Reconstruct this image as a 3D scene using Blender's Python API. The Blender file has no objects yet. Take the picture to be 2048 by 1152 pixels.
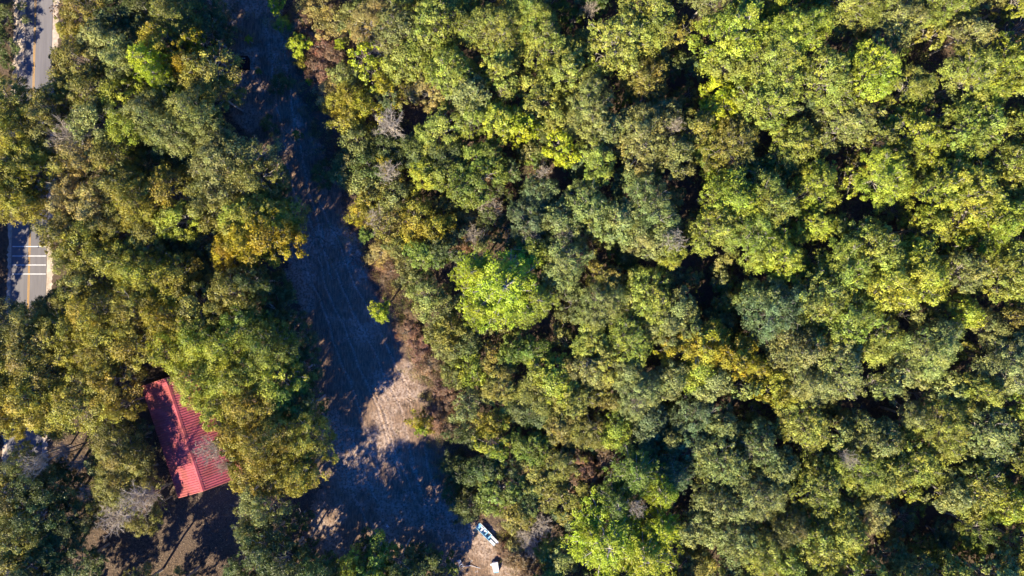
import bpy, math, random
import numpy as np
from mathutils import Vector

# ------------------------------------------------------------------ camera, sky, sun, exposure
sc = bpy.context.scene
HC = 115.0                                   # drone height in metres
HALF = 85.0                                  # half of the ground width in view
cam_d = bpy.data.cameras.new('camera')
cam = bpy.data.objects.new('camera', cam_d)
sc.collection.objects.link(cam)
cam.location = (0, 0, HC)
cam.rotation_euler = (0, 0, 0)
cam_d.sensor_width = 36
cam_d.lens = 18.0 / (HALF / HC)
cam_d.clip_start = 0.5
cam_d.clip_end = 3000
sc.camera = cam

SUN_AZ = math.radians(33)                    # shadows run up and to the right in the photo
SUN_EL = math.radians(34)
sdir = Vector((-math.sin(SUN_AZ) * math.cos(SUN_EL), -math.cos(SUN_AZ) * math.cos(SUN_EL), math.sin(SUN_EL)))
w = bpy.data.worlds.new('World')
sc.world = w
w.use_nodes = True
nt = w.node_tree
nt.nodes.clear()
wo = nt.nodes.new('ShaderNodeOutputWorld')
bg = nt.nodes.new('ShaderNodeBackground')
sky = nt.nodes.new('ShaderNodeTexSky')
sky.sky_type = 'NISHITA'
sky.sun_disc = False
sky.sun_elevation = SUN_EL
sky.sun_rotation = math.radians(180 + 33)
sky.ozone_density = 9.0
sky.dust_density = 0.0
bg.inputs['Strength'].default_value = 0.125
hsv = nt.nodes.new('ShaderNodeHueSaturation')           # the photo's vivid blue sky light, alike in every direction
hsv.inputs['Saturation'].default_value = 1.2; hsv.inputs['Hue'].default_value = .518
nt.links.new(sky.outputs[0], hsv.inputs['Color'])
nt.links.new(hsv.outputs[0], bg.inputs[0])
nt.links.new(bg.outputs[0], wo.inputs[0])

sl = bpy.data.lights.new('sun', 'SUN')
sl.energy = 5.0
sl.angle = math.radians(0.5)
sl.color = (1.0, 0.89, 0.70)
so = bpy.data.objects.new('sun', sl)
sc.collection.objects.link(so)
so.rotation_euler = (-sdir).to_track_quat('-Z', 'Y').to_euler()
so.location = sdir * 200

sc.view_settings.view_transform = 'Standard'
sc.view_settings.look = 'None'
sc.view_settings.exposure = 1.35
sc.view_settings.gamma = 1.0
sc.view_settings.use_curve_mapping = False
sc.cycles.max_bounces = 6
sc.cycles.diffuse_bounces = 2
sc.cycles.transmission_bounces = 3

rng = np.random.default_rng(11)
random.seed(5)
col = sc.collection


def at(px, py, z=0.0):
    """world position of the photo point (2048 x 1152) at height z"""
    k = 2 * HALF / 2048 * (HC - z) / HC
    return (px - 1024) * k, -(py - 576) * k


MPP = 2 * HALF / 2048

# ------------------------------------------------------------------ materials
def mat(name):
    m = bpy.data.materials.new(name)
    m.use_nodes = True
    n = m.node_tree.nodes
    return m, n, m.node_tree.links, n['Principled BSDF'], n['Material Output']


def leaf_mat(name, source):
    m, n, l, p, out = mat(name)
    if source == 'object':
        src = n.new('ShaderNodeObjectInfo').outputs['Color']
    else:
        a = n.new('ShaderNodeAttribute'); a.attribute_name = 'tint'; src = a.outputs['Color']
    t = n.new('ShaderNodeAttribute'); t.attribute_name = 'tone'
    mul = n.new('ShaderNodeVectorMath'); mul.operation = 'SCALE'
    l.new(src, mul.inputs[0]); l.new(t.outputs['Fac'], mul.inputs['Scale'])
    h = n.new('ShaderNodeAttribute'); h.attribute_name = 'dry'
    mix = n.new('ShaderNodeMix'); mix.data_type = 'RGBA'
    l.new(h.outputs['Fac'], mix.inputs['Factor'])
    l.new(mul.outputs[0], mix.inputs['A'])
    dryc = n.new('ShaderNodeVectorMath'); dryc.operation = 'MULTIPLY'
    l.new(mul.outputs[0], dryc.inputs[0]); dryc.inputs[1].default_value = (1.3, 1.06, 0.8)
    l.new(dryc.outputs[0], mix.inputs['B'])
    # slow drift of colour through the woods
    geo = n.new('ShaderNodeNewGeometry')
    no = n.new('ShaderNodeTexNoise'); no.inputs['Scale'].default_value = 0.35; no.inputs['Detail'].default_value = 3
    l.new(geo.outputs['Position'], no.inputs['Vector'])
    hs = n.new('ShaderNodeHueSaturation')
    mr = n.new('ShaderNodeMapRange'); mr.inputs[1].default_value = .3; mr.inputs[2].default_value = .7
    mr.inputs[3].default_value = 0.482; mr.inputs[4].default_value = 0.518
    l.new(no.outputs['Fac'], mr.inputs[0]); l.new(mr.outputs[0], hs.inputs['Hue'])
    mv = n.new('ShaderNodeMapRange'); mv.inputs[1].default_value = .3; mv.inputs[2].default_value = .7
    mv.inputs[3].default_value = 0.72; mv.inputs[4].default_value = 1.25
    no2 = n.new('ShaderNodeTexNoise'); no2.inputs['Scale'].default_value = 0.6; no2.inputs['Detail'].default_value = 2
    l.new(geo.outputs['Position'], no2.inputs['Vector'])
    l.new(no2.outputs['Fac'], mv.inputs[0]); l.new(mv.outputs[0], hs.inputs['Value'])
    l.new(mix.outputs['Result'], hs.inputs['Color'])
    l.new(hs.outputs[0], p.inputs['Base Color'])
    p.inputs['Roughness'].default_value = 0.5
    p.inputs['Specular IOR Level'].default_value = 0.35
    tr = n.new('ShaderNodeBsdfTranslucent')
    l.new(hs.outputs[0], tr.inputs['Color'])
    ms = n.new('ShaderNodeMixShader'); ms.inputs[0].default_value = 0.2
    l.new(p.outputs[0], ms.inputs[1]); l.new(tr.outputs[0], ms.inputs[2])
    l.new(ms.outputs[0], out.inputs['Surface'])
    return m


def ramp_mat(name, c1, c2, scale, detail=6, rough=0.9, bump=0.0, c3=None, scale3=0.1, lo=.35, hi=.65, stretch=None, bscale=None):
    m, n, l, p, out = mat(name)
    geo = n.new('ShaderNodeNewGeometry')
    v = geo.outputs['Position']
    if stretch:
        mp = n.new('ShaderNodeMapping'); mp.inputs['Rotation'].default_value = (0, 0, stretch[3]); mp.inputs['Scale'].default_value = stretch[:3]
        l.new(v, mp.inputs[0]); v2 = mp.outputs[0]
    else:
        v2 = v
    no = n.new('ShaderNodeTexNoise'); no.inputs['Scale'].default_value = scale; no.inputs['Detail'].default_value = detail
    no.inputs['Roughness'].default_value = 0.65
    l.new(v2, no.inputs['Vector'])
    r = n.new('ShaderNodeValToRGB')
    r.color_ramp.elements[0].position = lo; r.color_ramp.elements[1].position = hi
    r.color_ramp.elements[0].color = (*c1, 1); r.color_ramp.elements[1].color = (*c2, 1)
    l.new(no.outputs['Fac'], r.inputs[0])
    c = r.outputs[0]
    if c3:
        n3 = n.new('ShaderNodeTexNoise'); n3.inputs['Scale'].default_value = scale3; n3.inputs['Detail'].default_value = 5
        l.new(v, n3.inputs['Vector'])
        mr = n.new('ShaderNodeMapRange'); mr.inputs[1].default_value = .45; mr.inputs[2].default_value = .62
        l.new(n3.outputs['Fac'], mr.inputs[0])
        mx = n.new('ShaderNodeMix'); mx.data_type = 'RGBA'
        l.new(mr.outputs[0], mx.inputs['Factor']); l.new(c, mx.inputs['A']); mx.inputs['B'].default_value = (*c3, 1)
        c = mx.outputs['Result']
    l.new(c, p.inputs['Base Color'])
    p.inputs['Roughness'].default_value = rough
    p.inputs['Specular IOR Level'].default_value = 0.2
    if bump:
        b = n.new('ShaderNodeBump'); b.inputs['Strength'].default_value = 1.0; b.inputs['Distance'].default_value = bump
        nb = n.new('ShaderNodeTexNoise'); nb.inputs['Scale'].default_value = bscale or scale * 2; nb.inputs['Detail'].default_value = 8
        l.new(v, nb.inputs['Vector']); l.new(nb.outputs['Fac'], b.inputs['Height']); l.new(b.outputs[0], p.inputs['Normal'])
    return m


M_LEAF = leaf_mat('leaf', 'object')
M_TINT = leaf_mat('ground_leaf', 'tint')
M_BARK = ramp_mat('bark', (.20, .17, .13), (.50, .45, .38), 3.0, bump=.02)
M_PALE = ramp_mat('weathered_bark', (.34, .28, .20), (.60, .52, .40), 2.0, bump=.02)
M_GROUND = ramp_mat('forest_ground', (.040, .030, .022), (.17, .115, .072), 2.2, detail=10, bump=.08, c3=(.11, .078, .055), scale3=.12)
M_ASPHALT = ramp_mat('asphalt', (.15, .14, .14), (.21, .195, .19), .6, detail=8, bump=.004, stretch=(1.5, .12, 1, 0), bscale=30)
M_SAND = ramp_mat('roadside_sand', (.36, .28, .20), (.60, .50, .40), 1.2, detail=8, bump=.03)
M_YELLOW = ramp_mat('yellow_paint', (.42, .23, .06), (.60, .34, .08), 6)
M_WHITEP = ramp_mat('white_paint', (.62, .62, .60), (.80, .80, .78), 5)
M_RED = ramp_mat('red_metal', (.38, .078, .088), (.47, .115, .125), .7, detail=7, rough=.42, c3=(.33, .085, .075), scale3=.5)
M_REDTRIM = ramp_mat('red_trim', (.46, .14, .11), (.54, .17, .13), 1.0, rough=.45)
M_WALL = ramp_mat('wall_board', (.30, .26, .21), (.42, .37, .31), 1.0)
M_WHITE = ramp_mat('white_plastic', (.70, .70, .68), (.82, .82, .80), 3, rough=.5)
M_BLUE = ramp_mat('blue_paint', (.16, .36, .52), (.26, .50, .66), 2, rough=.5)
M_DARK = ramp_mat('dark_metal', (.010, .008, .010), (.022, .018, .020), 3, rough=.8)
M_WOOD = ramp_mat('dry_wood', (.28, .22, .17), (.52, .44, .36), 4)


# ------------------------------------------------------------------ mesh helpers
def link(o, parent=None):
    col.objects.link(o)
    if parent is not None:
        o.parent = parent
    return o


def np_mesh(name, V, F, mats, attrs=None, smooth=False):
    """V (n,3), F (m,k) same face size"""
    me = bpy.data.meshes.new(name)
    V = np.asarray(V, dtype=np.float32); F = np.asarray(F, dtype=np.int32)
    me.vertices.add(len(V)); me.vertices.foreach_set('co', V.ravel())
    k = F.shape[1]
    me.loops.add(F.size); me.loops.foreach_set('vertex_index', F.ravel())
    me.polygons.add(len(F))
    me.polygons.foreach_set('loop_start', np.arange(0, F.size, k, dtype=np.int32))
    me.polygons.foreach_set('loop_total', np.full(len(F), k, dtype=np.int32))
    if smooth:
        me.polygons.foreach_set('use_smooth', np.ones(len(F), dtype=bool))
    me.update(calc_edges=True)
    for m in mats:
        me.materials.append(m)
    for an, (typ, dom, data) in (attrs or {}).items():
        a = me.attributes.new(an, typ, dom)
        a.data.foreach_set('color' if typ == 'FLOAT_COLOR' else 'value', np.asarray(data, dtype=np.float32).ravel())
    return me


def nrm(a):
    return a / (np.linalg.norm(a, axis=1, keepdims=True) + 1e-9)


def leaf_geo(P, N, size, aspect=0.6):
    """small diamond leaves at P facing N; size is an array"""
    n = len(P)
    r = rng.normal(size=(n, 3))
    T = nrm(np.cross(N, r)); B = np.cross(N, T)
    L = (size * 0.5)[:, None]; W = (size * 0.5 * aspect)[:, None]
    V = np.stack([P - T * L, P + B * W - T * L * .15 + N * L * .12, P + T * L, P - B * W - T * L * .15 + N * L * .12], 1).reshape(-1, 3)
    F = np.arange(4 * n).reshape(n, 4)
    return V, F


def leaf_mesh(name, P, N, size, tone, dry, aspect=.6, m=None, tint=None):
    V, F = leaf_geo(P, N, size, aspect)
    at_ = {'tone': ('FLOAT', 'FACE', tone), 'dry': ('FLOAT', 'FACE', dry)}
    if tint is not None:
        at_['tint'] = ('FLOAT_COLOR', 'FACE', np.concatenate([tint, np.ones((len(tint), 1))], 1))
    return np_mesh(name, V, F, [m or M_LEAF], at_)


def tubes(segs, sides=4):
    """segs: list of (p0, p1, r0, r1) -> V, F"""
    s = np.array([(*a, *b, r0, r1) for a, b, r0, r1 in segs], dtype=float)
    A, Bp, R0, R1 = s[:, :3], s[:, 3:6], s[:, 6], s[:, 7]
    D = nrm(Bp - A)
    ref = np.where(np.abs(D[:, 2:3]) > .9, np.array([[1., 0, 0]]), np.array([[0, 0, 1.]]))
    T = nrm(np.cross(D, ref)); B = np.cross(D, T)
    ang = np.linspace(0, 2 * np.pi, sides, endpoint=False)
    ring = np.cos(ang)[None, :, None] * T[:, None] + np.sin(ang)[None, :, None] * B[:, None]
    V = np.concatenate([A[:, None] + ring * R0[:, None, None], Bp[:, None] + ring * R1[:, None, None]], 1)
    base = (np.arange(len(s)) * 2 * sides)[:, None]
    F = []
    for i in range(sides):
        j = (i + 1) % sides
        F.append(np.concatenate([base + i, base + j, base + sides + j, base + sides + i], 1))
    return V.reshape(-1, 3), np.stack(F, 1).reshape(-1, 4)


def bend(p0, p1, r0, r1, n, wob, segs):
    p0 = np.array(p0, float); p1 = np.array(p1, float)
    prev = p0; L = np.linalg.norm(p1 - p0)
    pts = [p0]
    for i in range(1, n + 1):
        t = i / n
        q = p0 + (p1 - p0) * t + rng.normal(size=3) * wob * L * (1 if i < n else 0)
        q[2] += math.sin(t * math.pi) * L * .08
        segs.append((tuple(prev), tuple(q), r0 + (r1 - r0) * (t - 1 / n), r0 + (r1 - r0) * t))
        prev = q; pts.append(q)
    return pts


# ------------------------------------------------------------------ tree prototypes (meshes only)
def crown_proto(name, R, H, thick, nl, nt_, nlv, lsize, spread=1.0, dry_p=.06, fine=False, open_=0.0):
    """a dome of leafy lobes; returns crown mesh, limb mesh"""
    ph = rng.uniform(0, 6.28, 4)
    lob = []
    tries = 0
    while len(lob) < nl and tries < 5000:
        tries += 1
        th = rng.uniform(0, 2 * np.pi); rr = math.sqrt(rng.uniform(0, 1))
        edge = 0.88 * (1 + .20 * math.sin(2 * th + ph[0]) + .13 * math.sin(3 * th + ph[1]) + .09 * math.sin(5 * th + ph[2]))
        x, y = R * rr * edge * math.cos(th), R * rr * edge * math.sin(th)
        lr = R * (.11 + .21 * rng.random() ** 1.5) * (1.15 - .35 * rr)
        z = H - thick * (rr ** 2.1) * .85 - lr + rng.normal() * thick * .14
        if any((x - a) ** 2 + (y - b) ** 2 + (z - c) ** 2 < (.62 * (lr + d)) ** 2 for a, b, c, d in lob) and tries < 4000:
            continue
        lob.append((x, y, z, lr))
    P = []; N = []; tone = []; dry = []
    for (x, y, z, lr) in lob:
        lt = rng.uniform(.72, 1.26); ld = rng.uniform(0, .25) if rng.random() < .7 else rng.uniform(.3, .8)
        k = int(nt_ * (lr / (R * .22)) ** 2) + 3
        d = nrm(rng.normal(size=(k, 3)) + np.array([[0, 0, .55]]))
        d[:, 2] = np.abs(d[:, 2]) * np.where(rng.random(k) < .8, 1, -1)
        rad = lr * (0.72 + .42 * rng.random(k) ** .7)
        tc = np.array([[x, y, z]]) + d * rad[:, None] * np.array([[1, 1, .78]])
        tt = rng.uniform(.82, 1.18, k) * lt
        for q in range(k):
            if rng.random() < open_:
                continue
            m = max(3, int(nlv * rng.uniform(.6, 1.4)))
            s = lr * (.20 if not fine else .26) * spread
            off = rng.normal(size=(m, 3)) * s * np.array([[1, 1, .55]])
            P.append(tc[q] + off)
            N.append(nrm(d[q] * 1.0 + np.array([0, 0, .3]) + rng.normal(size=(m, 3)) * .45))
            tone.append(tt[q] * rng.uniform(.72, 1.3, m)); dry.append(np.clip(ld + rng.normal(size=m) * .15 + (rng.random(m) < dry_p) * .8, 0, 1))
    P = np.concatenate(P); N = np.concatenate(N); tone = np.concatenate(tone); dry = np.concatenate(dry)
    size = lsize * rng.uniform(.65, 1.35, len(P))
    cm = leaf_mesh(name + '_crown', P, N, size, tone, dry, .62)
    segs = []
    fork = H - thick * 1.25
    tr = max(.05, R * .055)
    bend((0, 0, -.3), (rng.normal() * R * .05, rng.normal() * R * .05, fork), tr * 1.25, tr * .8, 4, .015, segs)
    top = np.array(segs[-1][1])
    for (x, y, z, lr) in lob:
        if rng.random() < .8:
            pts = bend(top - np.array([0, 0, rng.uniform(0, .2) * fork]), (x, y, z), tr * .36, tr * .10, 4, .05, segs)
            for _ in range(3):
                e = np.array([x, y, z]) + nrm(rng.normal(size=(1, 3)) + np.array([[0, 0, .8]]))[0] * lr * rng.uniform(.85, 1.35)
                bend(pts[-2 if rng.random() < .5 else -1], e, tr * .10, .012, 2, .06, segs)
    V, F = tubes(segs, 4)
    tm = np_mesh(name + '_trunk', V, F, [M_BARK], smooth=True)
    return cm, tm


def pine_proto(name, R, H, n_br, needles):
    P = []; N = []; tone = []; dry = []; segs = []
    bend((0, 0, -.3), (0, 0, H * .97), R * .06 + .05, .04, 5, .006, segs)
    for i in range(n_br):
        t = (i + rng.random()) / n_br
        z = H * (.98 - .42 * t)
        th = i * 2.399 + rng.normal() * .3
        L = R * (0.16 + .9 * t ** .75) * rng.uniform(.72, 1.06)
        e = np.array([math.cos(th) * L, math.sin(th) * L, z + L * .16 + rng.normal() * .25])
        pts = bend((0, 0, z - L * .1), e, .055 * R / 3 + .02, .018, 3, .03, segs)
        npf = max(3, int(L / (R * .075)))
        for q in range(npf):
            f = .32 + .70 * (q + rng.random()) / npf
            c = np.array([0, 0, z - L * .1]) + (e - np.array([0, 0, z - L * .1])) * f
            side = nrm(np.array([[-math.sin(th), math.cos(th), 0]]))[0] * rng.normal() * L * .26 * (1.1 - f * .4)
            c = c + side + np.array([0, 0, rng.uniform(0, .25)])
            if rng.random() < .5:
                segs.append((tuple(c - side * .8 - np.array([0, 0, .1])), tuple(c), .018, .01))
            m = int(needles * rng.uniform(.7, 1.3))
            d = nrm(rng.normal(size=(m, 3)) + np.array([[0, 0, .55]]))
            P.append(c + d * rng.uniform(.10, .34, (m, 1)) * (.75 + .14 * R) * np.array([[1, 1, .7]]))
            r = rng.normal(size=(m, 3)); N.append(nrm(d * .8 + r * .5 + np.array([0, 0, .4])))
            tt = rng.uniform(.8, 1.2)
            tone.append(tt * rng.uniform(.75, 1.25, m)); dry.append(np.clip(rng.normal(size=m) * .1 + .05, 0, 1))
    P = np.concatenate(P); N = np.concatenate(N)
    size = .30 * rng.uniform(.7, 1.3, len(P))
    cm = leaf_mesh(name + '_crown', P, N, size, np.concatenate(tone), np.concatenate(dry), .34)
    V, F = tubes(segs, 4)
    return cm, np_mesh(name + '_trunk', V, F, [M_BARK], smooth=True)


def bare_proto(name, R, H, thick):
    """leafless tree: forking limbs and a haze of twigs"""
    segs = []; tw = []
    bend((0, 0, -.3), (0, 0, H - thick * 1.1), .05 * R + .04, .035 * R + .03, 3, .02, segs)
    top = np.array(segs[-1][1])
    nl = 12
    for i in range(nl):
        th = i * 2.399; rr = R * math.sqrt((i + .6) / nl) * .85
        e = np.array([rr * math.cos(th), rr * math.sin(th), H - thick * .5 * (rr / R) ** 2 - rng.uniform(0, .5)])
        pts = bend(top, e, .03 * R, .022, 4, .05, segs)
        for k in range(16):
            a = pts[rng.integers(1, 5)]
            d = nrm(rng.normal(size=(1, 3)) * np.array([[1, 1, .6]]) + (e - top)[None] / R * .5 + np.array([[0, 0, .5]]))[0]
            b = a + d * R * rng.uniform(.15, .34)
            p2 = bend(a, b, .022, .012, 2, .08, tw)
            for _ in range(6):
                d2 = nrm((d + rng.normal(size=3) * .7)[None])[0]
                tw.append((tuple(p2[rng.integers(1, 3)]), tuple(p2[2] + d2 * R * rng.uniform(.07, .2)), .013, .006))
    V, F = tubes(tw, 3)
    cm = np_mesh(name + '_crown', V, F, [M_PALE])
    V, F = tubes(segs, 5)
    return cm, np_mesh(name + '_trunk', V, F, [M_PALE], smooth=True)


PROTO = {'LF': [], 'MF': [], 'L': [], 'M': [], 'S': [], 'F': [], 'P': [], 'Q': [], 'B': []}
STD = {'L': (6.2, 15.), 'M': (4.3, 13.), 'S': (2.6, 8.), 'F': (2.6, 4.5), 'P': (5.0, 15.), 'Q': (2.2, 7.), 'B': (3.2, 9.)}
for i in range(5):
    PROTO['L'].append(crown_proto('large_broadleaf_%d' % i, 6.2, 15., 5.0, 80, 18, 20, .30))
for i in range(7):
    PROTO['M'].append(crown_proto('broadleaf_%d' % i, 4.3, 13., 4.4, 46, 16, 19, .29))
for i in range(4):                                # live oaks: finer, softer foliage
    PROTO['LF'].append(crown_proto('large_oak_%d' % i, 6.2, 15., 4.6, 72, 22, 30, .235, spread=1.25, open_=.22))
for i in range(4):
    PROTO['MF'].append(crown_proto('oak_%d' % i, 4.3, 13., 4.2, 42, 20, 27, .225, spread=1.25, open_=.22))
for i in range(4):
    PROTO['S'].append(crown_proto('small_broadleaf_%d' % i, 2.6, 8., 3.2, 22, 11, 13, .28))
for i in range(4):
    PROTO['F'].append(crown_proto('soft_shrub_%d' % i, 2.6, 4.5, 2.6, 24, 13, 18, .19, spread=1.25, fine=True))
for i in range(3):
    PROTO['P'].append(pine_proto('pine_%d' % i, 5.0, 15., 80, 26))
for i in range(2):
    PROTO['Q'].append(pine_proto('young_pine_%d' % i, 2.2, 7., 13, 30))
for i in range(3):
    PROTO['B'].append(bare_proto('bare_%d' % i, 3.2, 9., 2.6))

# ------------------------------------------------------------------ the setting
def sheet(name, pts, z, m, kind='structure', parent=None):
    me = bpy.data.meshes.new(name)
    me.from_pydata([(x, y, z) for x, y in pts], [], [tuple(range(len(pts)))])
    me.materials.append(m)
    me.update()
    if me.polygons[0].normal.z < 0:
        me.flip_normals()
    o = link(bpy.data.objects.new(name, me), parent)
    if kind:
        o['kind'] = kind
    return o


sheet('ground', [(-700, -700), (700, -700), (700, 700), (-700, 700)], 0, M_GROUND)


def rx(py):                                    # the road's centre line in photo pixels at ground level
    return 71.6 - .0245 * py


def strip(name, o0, o1, z, m, y0=-1600, y1=2800, n=60, jit=0, **kw):
    pts = []
    ys = np.linspace(y0, y1, n)
    pts += [at(rx(v) + o1 + rng.normal() * jit, v) for v in ys]
    pts += [at(rx(v) + o0 + rng.normal() * jit, v) for v in ys[::-1]]
    return sheet(name, pts, z, m, **kw)


verge = strip('road_verge', -44, 46, .004, M_SAND, n=900, jit=1.7)
road = strip('road', -36, 34.5, .05, M_ASPHALT, n=500, jit=.25)
apron = sheet('roadside_apron', [at(27, 150), at(31, 120), at(38, 60), at(46, -40), at(47, -260), at(52, -260), at(51, 60), at(46, 150), at(36, 175)], .054, M_SAND)
for s in (-1.15, 1.15):
    strip('yellow_line', s - .62, s + .62, .058, M_YELLOW, n=40)
for py in (493, 512, 530, 548):
    c = rx(py)
    sheet('white_bar', [at(c - 34, py - .85), at(c + 34, py - .85), at(c + 34, py + .85), at(c - 34, py + .85)], .062, M_WHITEP)

sand_pts = []
for q in range(40):
    t = q / 40 * 6.283
    sand_pts.append(at(1012 + 34 * math.cos(t) * (1 + .25 * math.sin(3 * t) + rng.uniform(-.12, .12)), 1150 + 24 * math.sin(t) * (1 + .2 * math.sin(5 * t) + rng.uniform(-.12, .12))))
sheet('sand_patch', sand_pts, .02, M_SAND)
# dirt track: a fine grid that follows the clearing, with wheel ruts pressed into it
YL = [-300, 0, 100, 200, 300, 400, 450, 550, 650, 780, 900, 1000, 1152, 1500]
XL = [380, 420, 440, 455, 500, 560, 575, 575, 600, 625, 640, 630, 620, 560]
XR = [540, 560, 590, 600, 650, 690, 705, 745, 800, 845, 900, 930, 1060, 1250]
cell = .17
vy = np.arange(-300, 1500, cell / MPP)
nu = 150
U = np.linspace(0, 1, nu)
xl = np.interp(vy, YL, XL); xr = np.interp(vy, YL, XR)
xl = xl + np.convolve(rng.normal(size=len(vy)) * 22, np.ones(9) / 9, 'same'); xr = xr + np.convolve(rng.normal(size=len(vy)) * 22, np.ones(9) / 9, 'same')
PX = xl[:, None] + (xr - xl)[:, None] * U[None]
PY = np.repeat(vy[:, None], nu, 1)
RUTS = [
    [(600, 400), (660, 520), (715, 640), (752, 712), (795, 800), (815, 870), (840, 980)],
    [(640, 400), (690, 520), (735, 620), (775, 690), (812, 775), (832, 850)],
    [(590, 470), (640, 600), (690, 740), (735, 860), (760, 960)],
    [(620, 470), (660, 590), (715, 720), (768, 850), (800, 960)],
    [(560, 0), (575, 150), (600, 300), (630, 420), (665, 560)],
    [(530, 0), (545, 150), (575, 320), (600, 430)],
    [(745, 770), (775, 850), (790, 900), (830, 1000)],
    [(700, 850), (735, 960), (790, 1080)], [(672, 850), (700, 960), (745, 1080)],
    [(850, 900), (875, 1000), (940, 1120)], [(820, 920), (850, 1010), (905, 1130)]]
Z = np.zeros_like(PX); pale = np.zeros_like(PX)
for rt in RUTS:
    xs = np.interp(PY, [p[1] for p in rt], [p[0] for p in rt], left=-9999, right=-9999)
    xs = xs + 2.0 * np.sin(PY / 23 + rt[0][0]) + 1.0 * np.sin(PY / 9 + rt[0][1])
    d = np.abs(PX - xs) * MPP
    g = np.exp(-(d / .16) ** 2)
    Z -= .07 * g; Z += .05 * np.exp(-((d - .38) / .16) ** 2)
    pale = np.maximum(pale, g * .9)


def vnoise(X, Y, s, seed):
    r = np.random.default_rng(seed).random((64, 64))
    x = X / s; y = Y / s
    i = np.floor(x).astype(int); j = np.floor(y).astype(int)
    fx = x - i; fy = y - j
    fx = fx * fx * (3 - 2 * fx); fy = fy * fy * (3 - 2 * fy)
    g = lambda a, b: r[a % 64, b % 64]
    return (g(i, j) * (1 - fx) + g(i + 1, j) * fx) * (1 - fy) + (g(i, j + 1) * (1 - fx) + g(i + 1, j + 1) * fx) * fy


blot = vnoise(PX, PY, 60, 1) * .5 + vnoise(PX, PY, 22, 2) * .3 + vnoise(PX, PY, 9, 3) * .2
pale = np.clip(pale + np.clip((blot - .46) * 3.2, 0, .8), 0, 1)
Z += .10 * (vnoise(PX, PY, 12, 4) - .5) + .06 * (vnoise(PX, PY, 4, 5) - .5) + .12
Z *= np.clip(np.minimum(U, 1 - U)[None] * 25, 0, 1)
k = MPP * (HC - 0) / HC
V = np.stack([(PX - 1024) * k, -(PY - 576) * k, Z + .006], -1).reshape(-1, 3)
idx = np.arange(len(vy) * nu).reshape(len(vy), nu)
F = np.stack([idx[:-1, :-1], idx[1:, :-1], idx[1:, 1:], idx[:-1, 1:]], -1).reshape(-1, 4)
m, n, l, p, out = mat('track_dirt')
a = n.new('ShaderNodeAttribute'); a.attribute_name = 'pale'
geo = n.new('ShaderNodeNewGeometry')
mp = n.new('ShaderNodeMapping'); mp.inputs['Rotation'].default_value = (0, 0, math.radians(-24)); mp.inputs['Scale'].default_value = (3.2, .6, 1)
l.new(geo.outputs['Position'], mp.inputs[0])
no = n.new('ShaderNodeTexNoise'); no.inputs['Scale'].default_value = 1.3; no.inputs['Detail'].default_value = 9; no.inputs['Roughness'].default_value = .75
l.new(mp.outputs[0], no.inputs['Vector'])
r = n.new('ShaderNodeValToRGB'); e = r.color_ramp.elements
e[0].position = .40; e[0].color = (.12, .085, .062, 1); e[1].position = .62; e[1].color = (.32, .205, .125, 1)
l.new(no.outputs['Fac'], r.inputs[0])
mx = n.new('ShaderNodeMix'); mx.data_type = 'RGBA'
n2 = n.new('ShaderNodeTexNoise'); n2.inputs['Scale'].default_value = 3.5; n2.inputs['Detail'].default_value = 8
l.new(geo.outputs['Position'], n2.inputs['Vector'])
mm = n.new('ShaderNodeMath'); mm.operation = 'MULTIPLY'
mr = n.new('ShaderNodeMapRange'); mr.inputs[1].default_value = .38; mr.inputs[2].default_value = .6; l.new(n2.outputs['Fac'], mr.inputs[0])
l.new(mr.outputs[0], mm.inputs[0]); l.new(a.outputs['Fac'], mm.inputs[1])
l.new(mm.outputs[0], mx.inputs['Factor']); l.new(r.outputs[0], mx.inputs['A']); mx.inputs['B'].default_value = (.48, .365, .275, 1)
l.new(mx.outputs['Result'], p.inputs['Base Color']); p.inputs['Roughness'].default_value = .95; p.inputs['Specular IOR Level'].default_value = .1
b = n.new('ShaderNodeBump'); b.inputs['Distance'].default_value = .10; l.new(no.outputs['Fac'], b.inputs['Height']); l.new(b.outputs[0], p.inputs['Normal'])
o = link(bpy.data.objects.new('dirt_track', np_mesh('dirt_track', V, F, [m], {'pale': ('FLOAT', 'POINT', pale.ravel())}, smooth=True)))
o['kind'] = 'structure'

# ------------------------------------------------------------------ things: helpers
def thing(name, label, cat, loc, rz=0, group=None):
    o = link(bpy.data.objects.new(name, None))
    o.location = loc; o.rotation_euler = (0, 0, rz)
    o['label'] = label; o['category'] = cat
    if group:
        o['group'] = group
    return o


def part(name, verts, faces, m, parent, stuff=False, smooth=False):
    me = bpy.data.meshes.new(name)
    me.from_pydata([tuple(v) for v in verts], [], faces)
    me.materials.append(m); me.update()
    import bmesh
    bm = bmesh.new(); bm.from_mesh(me); bmesh.ops.recalc_face_normals(bm, faces=bm.faces); bm.to_mesh(me); bm.free()
    o = link(bpy.data.objects.new(name, me), parent)
    if stuff:
        o['kind'] = 'stuff'
    return o


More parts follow.
